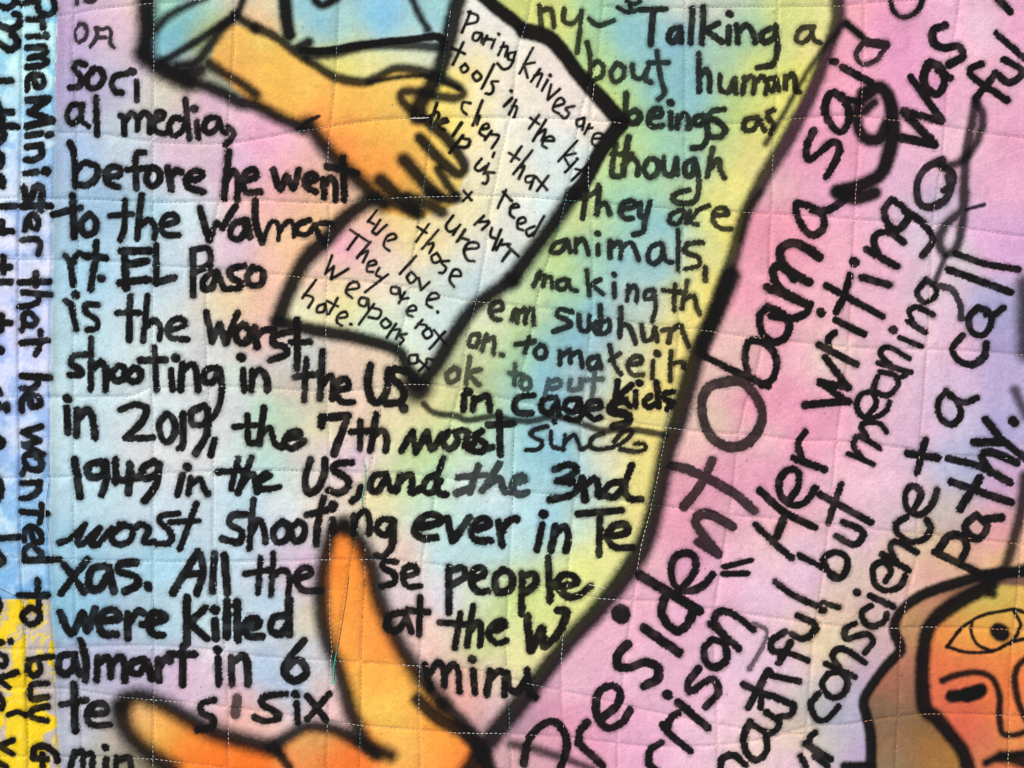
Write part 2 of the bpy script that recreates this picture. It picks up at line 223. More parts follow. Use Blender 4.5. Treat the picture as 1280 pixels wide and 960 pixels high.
26 97|270,130 352,157/270,172 276,172
30 97|185,838 312,912/220,865 205,810 237,780/162,900 195,965/230,900 295,945
30 97|252,588 213,640 240,710 290,717 352,650/300,488 268,540 310,602 370,592 397,530 360,480 300,486/288,438 432,502/360,465 320,400 350,363 400,375 482,432/432,238 383,270 390,312 440,300 500,290 522,330 483,382/512,148 468,180 480,230 530,252 580,222 592,188/508,98 622,152/441,80 446,83/585,25 612,-30 572,-72 525,-40 535,40 590,72 660,50 682,0/570,-110 702,-28/640,-70 610,-140 640,-172 742,-120/690,-295 640,-260 655,-205 720,-170 785,-190 810,-240 790,-280/720,-320 762,-400 750,-440 710,-447 683,-400 700,-330 760,-308 820,-360 842,-430
t32
34 97|787,278 745,442/698,348 850,370
30 97|890,33 850,90 860,170 920,202 962,150 940,80 890,35/905,60 980,92 1042,70
t31
32 97|972,718 923,780 950,842 1020,862 1082,822 1092,758/1050,578 1003,630 1020,702 1080,712 1117,650 1100,600 1050,580/1090,612 1130,612 1178,580/903,388 1212,502/938,308 1090,360 1252,387
t32
36 97|828,840 920,880 1085,962/850,830 900,762 970,762 990,822 960,882/1030,658 983,710 1010,762 1060,767 1092,710 1040,655/1080,675 1162,665/912,488 1212,592/1057,468 958,622/898,373 1050,410 1207,492/1105,430 1070,362 1112,340 1242,392/1028,290 1172,292/1085,178 1170,280 1285,372/1222,188 1228,193
"""
LINES = """14 82 4|1047,-40 1047,2 1046,28 1035,60 1012,120 982,178 955,222 932,268 918,315 905,360 890,400 876,440
19 90 5|913,345 904,368 890,402 872,440 860,480 846,530 833,567 820,630 805,680 780,720 745,765 710,802 672,850 640,890 612,925 588,960 565,1000
5 80 3|1052,32 1010,88 975,150 957,180
5 70 4|950,240 935,262 925,300
9 88 3|1057,30 1075,45
16 92 4|577,-12 568,18 561,50 552,82 540,107 526,128 522,146
15 97 2|603,-5 625,14 640,25 655,38
18 97 2|655,38 685,48 705,68 722,92 752,125 776,152
18 97 2|776,155 750,190 732,225 715,245
16 95 5|715,245 690,282 665,315 640,350
15 93 5|640,350 595,382 570,415 545,457 525,482
16 93 5|462,250 432,272 407,300 382,325 362,362 347,402
13 93 4|347,402 390,412 445,422 495,437 507,455 520,478
20 88 7|514,480 521,490 528,486
9 86 3|320,35 345,47 375,70 395,82 420,97 455,103 475,95 495,86 520,88 545,95 570,107 579,117 568,123 545,120 520,115 503,116 503,127 517,140
5 88 2|460,104 480,100 507,96 532,96 560,105 575,112
13 92 5|200,80 237,100 275,115 300,128 320,132 350,148 378,160
15 90 6|385,155 407,185 427,207 455,232 478,256
4 92 1|372,162 385,152 398,146
11 90 3|530,148 560,175 577,200 580,212 571,217 550,200 525,173
13 90 4|505,200 530,228 548,246
9 88 3|548,212 562,235 572,248
15 90 4|476,226 498,246 518,262
11 84 4|472,248 500,258 525,268
12 88 4|510,246 535,255 552,265
9 92 3|535,240 562,250 570,246
19 96 7|183,-20 184,20 184,40 181,66
16 92 7|181,70 192,82 212,95 235,105
8 88 4|195,37 215,18 245,2 258,-5
8 90 3|200,80 225,65 262,42 295,18 306,-5
9 88 4|222,82 245,78 262,58 278,36 293,22
14 88 5|232,92 250,88
9 90 4|295,20 320,36
10 88 4|262,80 280,92 300,103 320,118
14 96 3|356,-10 358,20 362,44
9 95 3|390,-5 403,7 421,-3
7 88 3|513,-5 525,20 535,38
9 97 1|378,64 407,64 445,58 482,53 515,50 545,46 555,52
10 84 3|385,70 420,66 457,58 507,57 552,60
10 92 3|375,60 386,54
14 88 6|430,657 414,668 404,705 401,735 403,770 410,805 422,832 432,865 440,892 458,928 488,943
16 88 7|430,657 444,668 457,690 466,712 473,745 487,780 507,818 530,850 553,878
14 88 5|553,878 580,905 597,930 612,962
14 88 4|522,874 545,895 580,915 600,935 612,965
16 90 7|152,882 160,873 178,870 205,881 240,900 275,917 320,929 345,936
18 90 8|152,886 155,905 168,925 187,942 215,962
12 88 5|340,932 360,920 385,908 420,912 445,925 470,942
9 88 3|347,937 362,958
12 95 2|1285,715 1240,716 1200,727 1160,740 1135,755 1120,772 1118,790 1125,812 1105,835 1080,872 1083,895 1088,920 1088,970
9 90 3|1236,741 1240,742
15 95 3|1238,730 1197,752 1170,772 1157,795 1152,835 1155,882 1170,897 1187,918 1203,940 1212,970
10 97 2|1055,957 1085,957
4 97 1|1183,808 1200,787 1225,770 1255,763 1270,762 1290,770
4 97 1|1183,808 1210,815 1240,813 1265,802 1290,796
4 97 1|1215,778 1214,792 1222,806 1238,813
4 97 1|1267,764 1275,780 1270,794 1262,805
20 97 2|1248,789 1251,791
7 92 2|1177,850 1195,843 1222,840 1240,848 1249,870 1249,890 1252,915 1268,918 1290,910
14 97 2|1189,870 1200,869 1215,866 1226,861
17 97 2|1208,868 1222,864
7 92 2|1290,815 1272,832 1268,850 1272,875 1282,900
8 95 3|1232,953 1250,946 1290,940
12 92 4|1252,945 1290,955
10 84 4|1280,595 1275,642 1260,697 1250,716
10 95 3|1232,722 1255,718 1290,708
16 75 7|1281,355 1282,440
9 70 4|1268,488 1282,520
7 82 2|530,505 543,516 570,520 585,525 620,520 640,525 665,526 690,521 715,525 752,538 790,537 832,544
9 84 3|1220,125 1213,165 1207,200 1204,240 1202,262 1182,282 1174,302 1182,317 1195,310 1203,282 1206,240
8 84 3|1220,128 1228,142 1226,165 1212,192 1195,205 1178,207
6 80 2|1182,320 1170,350
4 88 1|1208,262 1230,256
15 96 3|1080,118 1100,110 1113,130 1116,165 1110,195 1100,218 1075,232 1050,240
12 95 3|1080,118 1070,142 1078,170 1098,174 1108,155
10 94 3|1092,128 1080,140
13 94 3|1045,240 1068,248 1093,241
8 74 4|640,930 670,936 712,950 740,960
"""
SEAMS = """w|27,-60 27,0 27,110 26,160 24,240 22,330 23,480 25,560 26,700 32,800 35,960 36,1020
w|92,-60 93,0 92,40 90,60 94,110 95,165 97,280 96,330 91,415 91,480 92,560 92,620 93,720 95,780 99,860 101,930 101,1020
w|193,-60 193,0 192,80 191,150 190,210 190,250 190,360 189,480 191,560 191,620 191,720 192,800 192,870 191,960 191,1020
w|296,-60 294,0 291,75 283,162 275,240 260,315 257,390 258,470 260,490 266,580 266,700 275,770 281,815 285,880 286,960 287,1020
w|426,-60 424,0 421,58 418,112 411,175 410,215 412,282 409,315 407,415 408,500 411,555 412,605 412,680 412,770 415,812 413,832 410,895 408,960 408,1020
t|566,-60 564,0 560,37 550,100 540,160 529,237 522,290 515,327 507,390 492,460 482,485 472,530 464,580 455,630 442,680 435,720 427,770 420,820 415,858
t|455,575 456,620 456,715 452,800 451,895 449,960 448,1020
w|668,-60 664,0 655,38 647,62 640,130 625,200 612,265 607,310 595,377 585,415 575,480 565,525 555,565 537,655 529,692 526,732 526,795 524,857 524,910 526,960 527,1020
t|747,75 732,118 720,170 715,215 707,250 697,290 680,340 672,370 662,425 650,475 645,500 641,580 640,640 637,700 635,745 632,795 636,882 639,960 640,1020
w|755,-60 754,0 750,42 747,75 740,130 736,200 736,240 740,280 741,340 740,390 735,445 732,480 727,530 725,567 717,630 712,692 708,740 706,770 702,820 702,870 705,920 706,960 706,1020
w|856,-60 856,0 856,175 855,277 852,340 849,390 849,415 845,460 840,500 831,550 815,630 802,680 795,725 787,782 780,832 776,880 772,920 772,960 772,1020
w|972,-60 972,0 971,100 967,162 965,240 963,300 961,365 955,420 942,480 932,505 922,555 915,620 905,685 900,720 893,765 893,832 896,895 897,960 897,1020
o|1081,-60 1080,0 1079,87 1075,162 1070,240 1067,300 1062,415 1056,480 1047,542 1041,605 1035,667 1025,745 1016,807 1011,870 1007,920 1003,960 1000,1020
o|1204,-60 1200,0 1192,55 1185,112 1179,187 1172,240 1167,277 1162,390 1156,480 1152,530 1147,605 1145,695 1140,720 1132,757 1125,807 1124,870 1120,945 1119,1020
y|1340,-60 1330,100 1318,240 1305,400 1290,560 1276,690 1270,757 1264,820 1262,895 1260,960 1259,1020
w|-60,30 70,20 125,11 187,5 250,0 300,-6
y|752,8 795,9 855,10 905,9 1040,8 1080,4 1200,-4
w|-60,160 0,162 77,165 125,167 175,175 225,179 282,179 320,174 360,166 395,161 450,152 515,147 545,147 640,147 700,148 760,152 815,158 855,157 902,155 950,153 1010,147 1047,144 1085,146 1120,150 1160,154 1210,162 1232,166 1290,173 1340,180
t|-60,246 75,248 125,249 175,252 240,252 320,250 395,253 457,250 532,246 640,245 715,251 780,256 850,261 922,265 1022,270 1085,275 1160,279 1185,282 1285,296 1340,304
y|-60,322 95,325 150,327 200,332 275,336 320,340 382,347 445,351 520,360 550,369 595,377 640,381 680,385 745,394 800,404 850,409 900,416 960,424 1022,430 1095,436 1185,437 1285,444 1340,450
w|-60,498 20,497 87,496 160,495 185,486 240,483 320,484 407,489 480,485 505,481 555,483 640,500 755,525 790,529 835,535 880,540 950,544 997,550 1060,552 1135,561 1185,569 1290,575 1340,578
t|-60,598 0,597 82,596 200,592 320,588 432,590 480,591 552,596 640,612 722,621 765,624 815,631 860,636 915,644 960,648 1042,656 1115,664 1177,669 1290,682 1340,688
w|-60,696 25,697 100,700 200,702 320,702 420,700 495,701 580,710 640,725 737,746 780,750 830,752 880,760 960,771 1025,780 1110,785 1160,784 1235,786 1290,789 1340,792
w|-60,812 70,811 100,809 175,807 240,810 320,820 420,826 495,831 580,835 640,849 690,861 740,871 790,884 840,894 890,904 960,914 1010,918
w|-60,862 0,861 80,861 150,871 190,875 250,880 320,888 370,895 445,906 545,914 580,916 640,917 705,921 765,928 815,933 880,932 960,923 1010,908 1060,905 1120,896 1175,892 1290,896 1340,900
w|-60,946 87,946 140,947 190,949 240,955 285,960 340,970
"""
COLORS = """field|90,40 196 165 205|150,30 222 185 205|170,65 215 188 200|100,100 178 165 205|150,100 190 185 212|178,20 235 205 195|215,108 220 205 180|200,130 205 200 190|260,130 225 178 198|330,180 236 165 195|300,205 225 180 210|345,215 235 175 190|380,240 240 185 150|355,235 240 170 165|98,190 165 190 222|150,175 190 205 215|230,190 222 185 208|240,165 215 195 200|120,260 160 195 222|240,270 205 225 230|190,270 175 212 228|300,305 225 190 212|330,262 238 180 175|350,300 245 200 150|375,320 240 185 140|400,285 240 190 140|330,320 240 185 170|110,340 165 205 228|180,340 185 212 228|230,340 200 218 228|290,325 225 198 215|320,370 245 190 160|290,375 238 215 165|100,420 185 215 225|200,430 212 226 226|270,430 215 215 215|330,420 240 185 175|335,450 205 190 190|380,450 190 205 200|430,450 225 190 170|470,455 225 200 170|440,480 225 195 180|300,470 202 218 205|100,520 195 220 228|200,530 212 224 228|240,570 222 218 218|190,560 220 218 220|280,510 208 205 212|330,520 168 208 185|360,520 195 210 180|370,490 210 185 170|400,530 225 215 170|450,520 240 205 180|440,575 225 190 212|380,560 225 205 200|500,530 232 215 170|530,560 195 215 140|560,520 205 222 150|110,600 190 220 232|200,640 205 222 235|300,620 190 216 230|340,580 190 225 215|360,630 218 226 225|340,670 200 215 230|470,620 235 218 165|400,640 230 205 190|510,600 205 222 165|550,590 185 225 180|580,600 215 225 230|620,620 215 228 235|600,650 185 222 225|540,640 200 230 210|90,700 160 205 228|200,700 165 208 228|300,690 190 215 228|350,695 205 190 210|380,710 220 180 205|500,690 230 195 180|560,690 185 218 225|610,680 175 212 222|650,640 175 215 228|720,600 130 190 215|700,560 120 182 212|660,545 135 192 212|740,600 200 215 210|760,580 238 230 190|800,600 242 222 120|800,640 240 222 130|690,650 150 202 225|720,660 200 222 200|760,690 238 230 140|730,710 232 230 130|100,780 140 190 218|80,760 140 195 220|200,790 165 205 220|250,770 190 218 225|300,790 190 218 228|340,750 175 205 225|370,730 220 195 200|385,770 215 200 170|520,770 238 190 190|500,740 220 200 205|560,745 215 210 225|600,740 215 228 200|640,750 190 212 120|600,800 200 215 140|550,800 232 205 185|680,760 215 225 130|700,790 235 225 140|720,740 222 222 130|100,815 180 178 205|150,840 185 175 205|200,840 200 180 208|280,820 228 215 222|230,850 212 170 200|290,860 225 180 195|330,840 165 195 225|370,860 170 195 225|370,820 195 200 210|410,880 230 185 190|400,860 215 195 185|440,890 230 180 170|540,810 232 185 178|580,865 238 165 155|590,880 235 170 160|620,850 225 205 180|620,880 225 180 190|650,820 235 228 150|610,900 190 150 155|690,810 240 225 160|110,900 175 175 192|75,920 195 200 215|90,950 180 182 200|130,935 185 182 165|140,920 185 165 150|150,955 130 120 95|200,955 140 125 90|260,870 205 185 205|240,860 225 190 205|310,900 232 175 165|330,900 235 185 170|290,895 232 170 160
field|662,10 205 208 110|700,30 228 225 120|690,55 220 225 130|745,20 150 202 160|735,60 170 212 140|780,40 130 190 208|800,70 130 190 210|850,50 122 180 208|900,15 190 195 180|860,8 205 205 190|930,40 150 200 170|960,60 200 215 130|985,20 205 212 120|1000,30 215 215 130|1030,15 230 220 140|1015,55 240 215 140|740,95 195 215 120|790,90 160 205 160|820,110 125 185 205|860,100 125 185 210|900,80 160 200 180|920,100 200 215 130|940,90 215 220 110|1000,100 238 225 100|980,130 230 220 110|760,130 205 218 105|790,120 180 210 130|800,160 165 205 140|830,140 140 195 180|870,130 125 185 205|890,150 165 205 160|920,150 190 210 100|960,150 232 222 110|940,175 235 215 120|780,200 210 220 120|800,220 160 208 160|840,190 150 205 175|870,200 135 190 185|900,195 205 215 130|920,220 242 225 120|940,205 238 215 140|740,250 195 212 130|725,275 205 215 140|770,250 150 205 170|800,265 135 195 190|830,280 125 185 205|850,250 185 212 150|890,250 238 225 120|920,290 240 220 110|700,320 195 215 130|690,350 180 208 140|740,310 150 205 180|780,330 140 195 205|820,340 130 185 208|840,320 165 198 190|870,330 235 220 130|890,360 242 220 110|670,375 200 215 150|720,360 165 208 160|700,385 150 200 180|740,380 130 190 210|790,360 180 205 200|810,390 185 205 205|840,380 238 218 130|870,400 242 215 110|650,400 195 212 150|680,430 130 188 205|650,420 175 210 130|720,420 125 182 210|760,420 150 190 210|790,430 215 215 185|830,430 242 215 120|855,440 240 212 115|615,420 215 220 175|605,395 222 222 190|600,445 205 210 160|640,450 160 205 150|590,465 190 195 140|570,470 185 185 150|680,470 118 178 208|650,475 150 200 170|740,470 160 195 210|780,460 225 215 160|830,480 240 215 110|800,510 238 210 110|555,500 225 220 150|575,495 228 220 150|610,500 190 210 150|645,495 145 195 195|690,500 125 182 208|650,520 145 195 205|740,510 190 195 195|600,520 185 215 165|540,510 225 200 150|770,520 235 212 130|700,530 165 200 210|660,580 145 200 215|580,560 200 218 175|620,560 175 212 205|810,560 240 215 115
note|600,20 228 228 228|640,50 228 226 222|700,90 232 218 218|700,130 232 220 220|640,110 232 224 215|640,160 228 228 222|740,150 232 222 215|690,190 215 228 234|720,210 210 226 232|690,260 200 222 230|640,220 232 228 210|600,200 235 226 200|590,140 240 228 190|570,150 248 218 110|560,118 246 224 120|570,100 242 222 140|565,60 225 222 215|545,150 248 220 110|600,120 232 226 205|640,270 224 226 228|600,260 232 226 190|580,265 236 224 180|600,310 225 224 222|540,300 242 222 172|510,290 244 225 160|485,265 225 195 120|470,285 240 190 195|430,310 236 165 195|450,330 235 195 195|480,330 238 215 200|480,350 232 222 205|560,340 212 226 226|620,330 205 220 228|520,380 208 224 215|590,360 190 214 226|560,400 195 218 226|420,360 235 220 175|430,380 228 224 160|380,390 225 228 190|400,350 236 195 185|460,410 202 222 200|490,425 200 222 205|540,430 205 222 222|520,465 218 222 200|360,395 225 215 195
arm|330,55 245 215 120|300,60 240 190 90|280,40 232 180 110|290,90 238 165 85|310,80 242 180 95|340,80 248 190 85|360,120 250 185 85|300,45 240 185 95|380,110 250 200 100|440,130 250 190 90|480,120 250 198 95|500,100 246 205 110|430,160 250 170 80|400,160 250 150 80|420,185 250 145 75|450,220 250 155 70|475,200 250 160 75|470,160 250 185 85|520,170 250 190 90|510,130 240 195 100|540,110 246 222 110|520,115 230 190 100|530,200 248 180 90|550,200 250 210 100|560,170 250 220 110|540,250 235 195 100|510,250 215 165 80|570,210 250 220 130|495,235 248 165 75
sleeve|200,70 125 200 215|215,55 115 190 215|230,40 105 182 210|245,25 125 195 215|270,10 165 210 205|290,5 200 200 190|195,15 160 215 195|215,12 175 218 190|210,65 130 190 205|270,35 190 190 100|255,55 170 175 110|220,80 190 160 165|250,70 165 160 120|232,85 200 165 175|300,25 228 180 130|320,20 240 195 150|335,10 232 215 175|345,38 235 190 130|330,30 240 175 120|370,10 125 195 220|400,30 125 188 225|480,20 125 188 225|480,40 130 188 222|380,40 175 212 195|375,55 205 215 170|420,45 165 205 205|545,20 150 205 215|555,10 165 210 205|540,40 180 210 220|550,70 205 215 195|530,75 215 220 185|500,72 228 222 175|460,80 240 225 150|430,80 240 222 115|410,78 235 212 110|480,85 242 228 150|530,90 225 215 160
banner|1100,30 230 150 192|1070,20 238 165 175|1080,60 242 170 190|1150,100 230 155 195|1120,60 228 150 195|1180,40 235 175 208|1230,40 225 195 210|1210,60 240 190 210|1270,30 235 165 200|1230,90 235 175 200|1040,120 240 165 190|1000,200 236 160 188|1030,90 235 150 175|970,225 230 180 185|1060,190 235 155 185|1130,180 232 175 200|1130,210 225 180 208|1200,180 235 190 208|1270,170 235 165 198|1250,230 232 170 200|1050,240 232 165 200|960,290 236 150 170|1000,300 240 155 175|1050,310 242 175 195|1100,330 238 180 205|1150,290 212 195 215|1170,260 190 180 205|1200,320 205 200 205|1230,300 225 170 215|1260,300 215 165 215|1160,370 230 205 220|930,370 240 160 180|930,430 228 190 180|905,470 225 190 175|970,420 236 155 178|1000,440 238 180 195|1030,440 232 215 195|1020,400 240 180 190|1100,400 240 185 208|1150,430 232 200 215|1200,430 225 180 205|1240,390 150 160 205|1260,430 160 155 205|1200,480 215 190 220|1240,470 175 165 212|930,500 236 150 175|980,500 236 150 180|870,560 235 190 180|890,520 225 200 175|950,550 235 185 190|1010,540 235 150 180|1030,530 225 150 180|1100,500 232 190 210|1060,560 235 180 200|1150,540 225 185 215|1200,530 195 190 220|1210,580 155 175 212|1180,580 180 190 222|1250,530 165 165 215|1250,600 200 160 200|1120,600 232 190 212|1060,620 235 190 205|990,600 225 165 190|860,610 228 155 175|900,600 222 145 175|850,660 235 160 180|920,640 232 175 195|960,600 225 150 180|980,650 235 175 185|970,680 235 200 200|1000,700 230 195 215|1080,670 225 190 212|1130,640 212 190 205|1180,640 190 190 180|1150,680 215 200 150|1200,650 185 170 170|1210,680 225 165 140|1240,660 225 150 160|1250,700 225 180 120|1180,690 225 190 130|1160,710 220 160 150|1120,700 222 195 170|820,700 235 180 190|790,750 235 175 195|860,700 225 155 190|850,760 230 175 205|900,740 230 178 205|960,740 228 192 218|1010,720 225 185 215|1060,720 218 200 180|1050,770 222 198 165|1100,760 212 180 175|1040,810 215 210 165|1020,800 225 205 160|980,820 228 195 222|1060,870 200 180 185|1110,800 205 170 170|1080,840 190 160 185|1075,870 165 175 210|1050,890 150 165 195|1020,880 190 195 180|1040,930 195 200 185|1070,930 180 165 205|1000,920 218 200 170|990,950 222 190 205|1075,950 175 155 190|760,800 235 178 200|720,850 235 185 205|800,850 232 185 208|760,870 230 165 195|870,860 230 178 205|930,830 230 195 220|900,900 235 195 215|940,930 238 210 200|860,940 235 190 215|700,900 228 150 180|650,900 180 140 160|650,950 215 170 170|740,930 232 160 190|800,930 232 170 205|680,940 222 160 180
turban|1150,752 200 145 120|1180,740 190 130 105|1200,735 130 100 80|1240,722 120 85 75|1135,775 190 150 100|1145,790 190 140 105|1135,830 195 125 105|1110,850 180 110 90|1130,860 160 110 95|1100,890 130 105 85|1130,890 125 100 78|1150,900 130 95 60|1110,930 150 110 85|1160,930 165 115 65|1180,940 180 125 65|1110,955 140 120 95
face|1190,770 215 165 95|1210,760 205 190 105|1240,745 205 200 100|1270,750 225 185 95|1180,790 235 130 75|1200,800 242 165 75|1220,785 248 178 80|1240,805 245 160 70|1255,775 242 180 85|1180,830 240 120 80|1220,830 240 120 80|1170,870 232 115 85|1200,880 235 105 80|1230,870 238 120 75|1262,850 242 125 65|1265,900 240 130 75|1200,910 230 105 85|1230,925 225 120 95|1265,925 228 150 85|1225,950 215 130 90|1260,950 230 120 85
hand|428,690 250 145 60|430,760 253 160 70|445,740 252 158 68|450,800 252 165 75|480,800 250 150 70|470,850 252 180 80|480,880 245 205 95|500,900 250 195 90|510,930 245 190 100|560,940 250 160 70|540,910 250 160 65|590,950 245 130 60|430,700 252 140 55|450,700 252 148 60|410,950 240 120 50|400,925 215 165 100|380,925 235 175 105|370,950 245 150 90|440,950 245 120 50|300,940 250 130 50|250,920 248 140 60|230,935 248 125 45|320,950 250 115 35|270,950 250 120 40|200,900 240 165 90|180,885 240 200 140|195,915 235 190 90|215,925 240 165 70|170,890 238 175 110
"""
POLYS = """note|578,-12 603,-12 640,22 655,38 685,48 705,68 722,92 752,125 778,156 750,190 732,225 715,240 690,282 665,315 640,349 595,382 570,415 545,457 525,485 505,455 495,437 445,422 390,412 347,402 360,365 382,325 407,300 432,272 460,252 480,265 520,275 565,258 583,215 560,172 532,146 545,120 584,117 560,98 552,82 560,50 567,18
arm|280,30 320,35 345,47 375,70 395,82 420,97 455,103 475,95 495,86 520,88 545,95 584,117 545,120 532,146 560,172 583,215 565,258 520,275 480,265 455,235 427,207 407,185 385,158 350,148 320,135 300,118 262,80 270,55
sleeve|184,-300 560,-300 578,-12 567,18 560,50 552,82 545,95 520,88 495,86 475,95 455,103 420,97 395,82 375,70 345,47 320,35 280,30 270,55 262,80 300,118 300,128 275,115 237,100 200,84 182,70
banner|1060,-800 1047,-60 1047,25 1035,55 1010,112 980,170 960,215 940,242 930,290 917,322 905,365 890,402 872,440 860,480 846,530 833,567 820,630 805,680 780,720 745,765 710,802 672,850 640,890 612,925 588,960 565,1000 400,1500 1090,1500 1088,970 1088,920 1083,895 1080,872 1105,835 1125,812 1118,790 1120,772 1135,755 1160,740 1200,727 1240,716 1285,712 2200,700 2200,-800
turban|1090,1500 1088,970 1088,920 1083,895 1080,872 1105,835 1125,812 1118,790 1120,772 1135,755 1160,740 1200,727 1240,716 1285,712 2200,700 2200,1500
face|1340,735 1290,733 1238,730 1197,752 1170,772 1157,795 1152,835 1155,882 1170,897 1187,918 1203,940 1212,970 1240,1020 1290,1060 1400,1060 1450,1000 1470,880 1430,770
hand|428,655 412,665 402,705 400,725 402,770 410,805 422,830 432,865 440,892 455,925 420,912 385,908 345,935 320,930 275,917 240,900 205,880 175,870 155,875 150,885 152,900 165,925 187,942 210,960 250,1020 330,1150 600,1150 640,1020 610,960 580,910 555,880 530,850 505,815 485,775 470,740 465,705 455,680 440,665
"""

# ---------------------------------------------------------------- helpers
def vnoise(X, Y, scale, seed):
    rng = np.random.default_rng(seed); G = rng.random((257, 257)).astype(np.float32)
    x = X/scale; y = Y/scale
    xi = np.floor(x).astype(np.int64); yi = np.floor(y).astype(np.int64)
    fx = (x-xi).astype(np.float32); fy = (y-yi).astype(np.float32)
    fx = fx*fx*(3-2*fx); fy = fy*fy*(3-2*fy)
    a = G[yi % 256, xi % 256]; b = G[yi % 256, (xi+1) % 256]; c = G[(yi+1) % 256, xi % 256]; d = G[(yi+1) % 256, (xi+1) % 256]
    return (a*(1-fx)+b*fx)*(1-fy)+(c*(1-fx)+d*fx)*fy - 0.5
def fbm(X, Y, scale, seed, n=3):
    r = 0; a = 1.0
    for k in range(n):
        r = r + a*vnoise(X, Y, scale/2**k, seed+k); a *= 0.5
    return r
def sstep(a, b, x):
    t = np.clip((x-a)/(b-a), 0, 1); return t*t*(3-2*t)
def lin(c):
    c = np.asarray(c, dtype=np.float32)/255.0
    return np.where(c <= 0.04045, c/12.92, ((c+0.055)/1.055)**2.4)
def pts(s): return [tuple(float(v) for v in p.split(',')) for p in s.split()]
def smooth(P, n=5):
    P = np.array(P, dtype=np.float64)
    if len(P) < 3: return P if len(P) > 1 else np.vstack([P, P+0.01])
    Q = np.vstack([2*P[0]-P[1], P, 2*P[-1]-P[-2]]); out = []
    for i in range(1, len(Q)-2):
        a, b, c, d = Q[i-1], Q[i], Q[i+1], Q[i+2]
        for k in range(n):
            t = k/n
            out.append(0.5*((2*b)+(c-a)*t+(2*a-5*b+4*c-d)*t*t+(3*b-a-3*c+d)*t**3))
    out.append(Q[-2]); return np.array(out)

# ---------------------------------------------------------------- the cloth as one fine grid
STEP = 1.1
def axis(a, b, lo, hi):
    core = np.arange(a, b, STEP); left = []; s = STEP; v = a
    while v > lo: s = min(s*1.12, 14); v -= s; left.append(v)
    right = []; s = STEP; v = core[-1]
    while v < hi: s = min(s*1.12, 14); v += s; right.append(v)
    return np.concatenate([left[::-1], core, right])
xs = axis(-10, 1290, -420, 1700); ys = axis(-10, 970, -380, 1340)
W, H = len(xs), len(ys)
X, Y = np.meshgrid(xs, ys)
def window(P, m):
    x0, x1 = P[:, 0].min()-m, P[:, 0].max()+m; y0, y1 = P[:, 1].min()-m, P[:, 1].max()+m
    return (slice(np.searchsorted(ys, y0), np.searchsorted(ys, y1)), slice(np.searchsorted(xs, x0), np.searchsorted(xs, x1)))
wx = 0.5*fbm(X, Y, 11, 11, 2); wy = 0.5*fbm(X, Y, 11, 17, 2)   # hand wobble of every paint edge
XW, YW = X+wx, Y+wy

def stamp(P, hw, field, extra, val, m):
    """max-blend (halfwidth - distance) of a polyline into field; extra arrays take val where it wins"""
    n = len(P)
    for i0 in range(0, n-1, 4):
        Q = P[i0:i0+5]; w = window(Q, m+hw.max())
        x = XW[w]; y = YW[w]
        if x.size == 0: continue
        best = np.full(x.shape, -99.0, np.float32)
        for j in range(len(Q)-1):
            a, b = Q[j], Q[j+1]; d = b-a; L = max(d@d, 1e-9)
            t = np.clip(((x-a[0])*d[0]+(y-a[1])*d[1])/L, 0, 1)
            h = hw[i0+j]*(1-t)+hw[i0+j+1]*t
            best = np.maximum(best, h-np.hypot(x-a[0]-t*d[0], y-a[1]-t*d[1]))
        f = field[w]; win = best > f
        f[win] = best[win]
        for arr, v in zip(extra, val): arr[w][win] = v

# --- lettering
def px_(st): return float(np.mean([P[:, 0].mean() for P in st]))
rng = np.random.default_rng(5)
sd = np.full(X.shape, -20.0, np.float32); sop = np.zeros(X.shape, np.float32); wid = np.full(X.shape, -1, np.int32); fine_pen = np.zeros(X.shape, bool)
ox = oy = 0.0; words = []
for line in WORDS.strip().splitlines():
    if line[0] == 't':
        ox, oy = 320.0*int(line[1]), 240.0*int(line[2]); continue
    head, body = line.split('|'); w, op = [float(v) for v in head.split()]
    strokes = [smooth(np.array(pts(s))/4.0+np.array([ox, oy])) for s in body.split('/')]
    # strokes that nearly touch belong to one word
    n = len(strokes); grp = list(range(n)); gap = 4.5+w/4*0.9
    for i in range(n):
        for j in range(i):
            a, b = strokes[i], strokes[j]
            if np.hypot(a[:, None, 0]-b[None, :, 0], a[:, None, 1]-b[None, :, 1]).min() < gap:
                gi, gj = grp[i], grp[j]
                if gi != gj: grp = [gj if g == gi else g for g in grp]
    ids = {}
    for i, P in enumerate(strokes):
        k = ids.setdefault(grp[i], None)
        if k is None: k = ids[grp[i]] = len(words); words.append([])
        words[k].append(P)
        L = np.arange(len(P))
        thick = 1.17 if w < 18 else (1.26 if w > 25 and px_(strokes) < 860 else 1.17)
        if len(P) == 2 and np.abs(P[1]-P[0]).max() < 2.2: thick *= 1.25
        hw = (w/8.0)*thick*(1.0+0.07*np.sin(L*0.25+rng.random()*6)+0.025*rng.standard_normal(len(P)))+0.15
        stamp(P, hw, sd, (sop, wid, fine_pen), (1-(1-op/100.0*(0.985+0.02*rng.random()))**1.7, k, w < 18), 7)
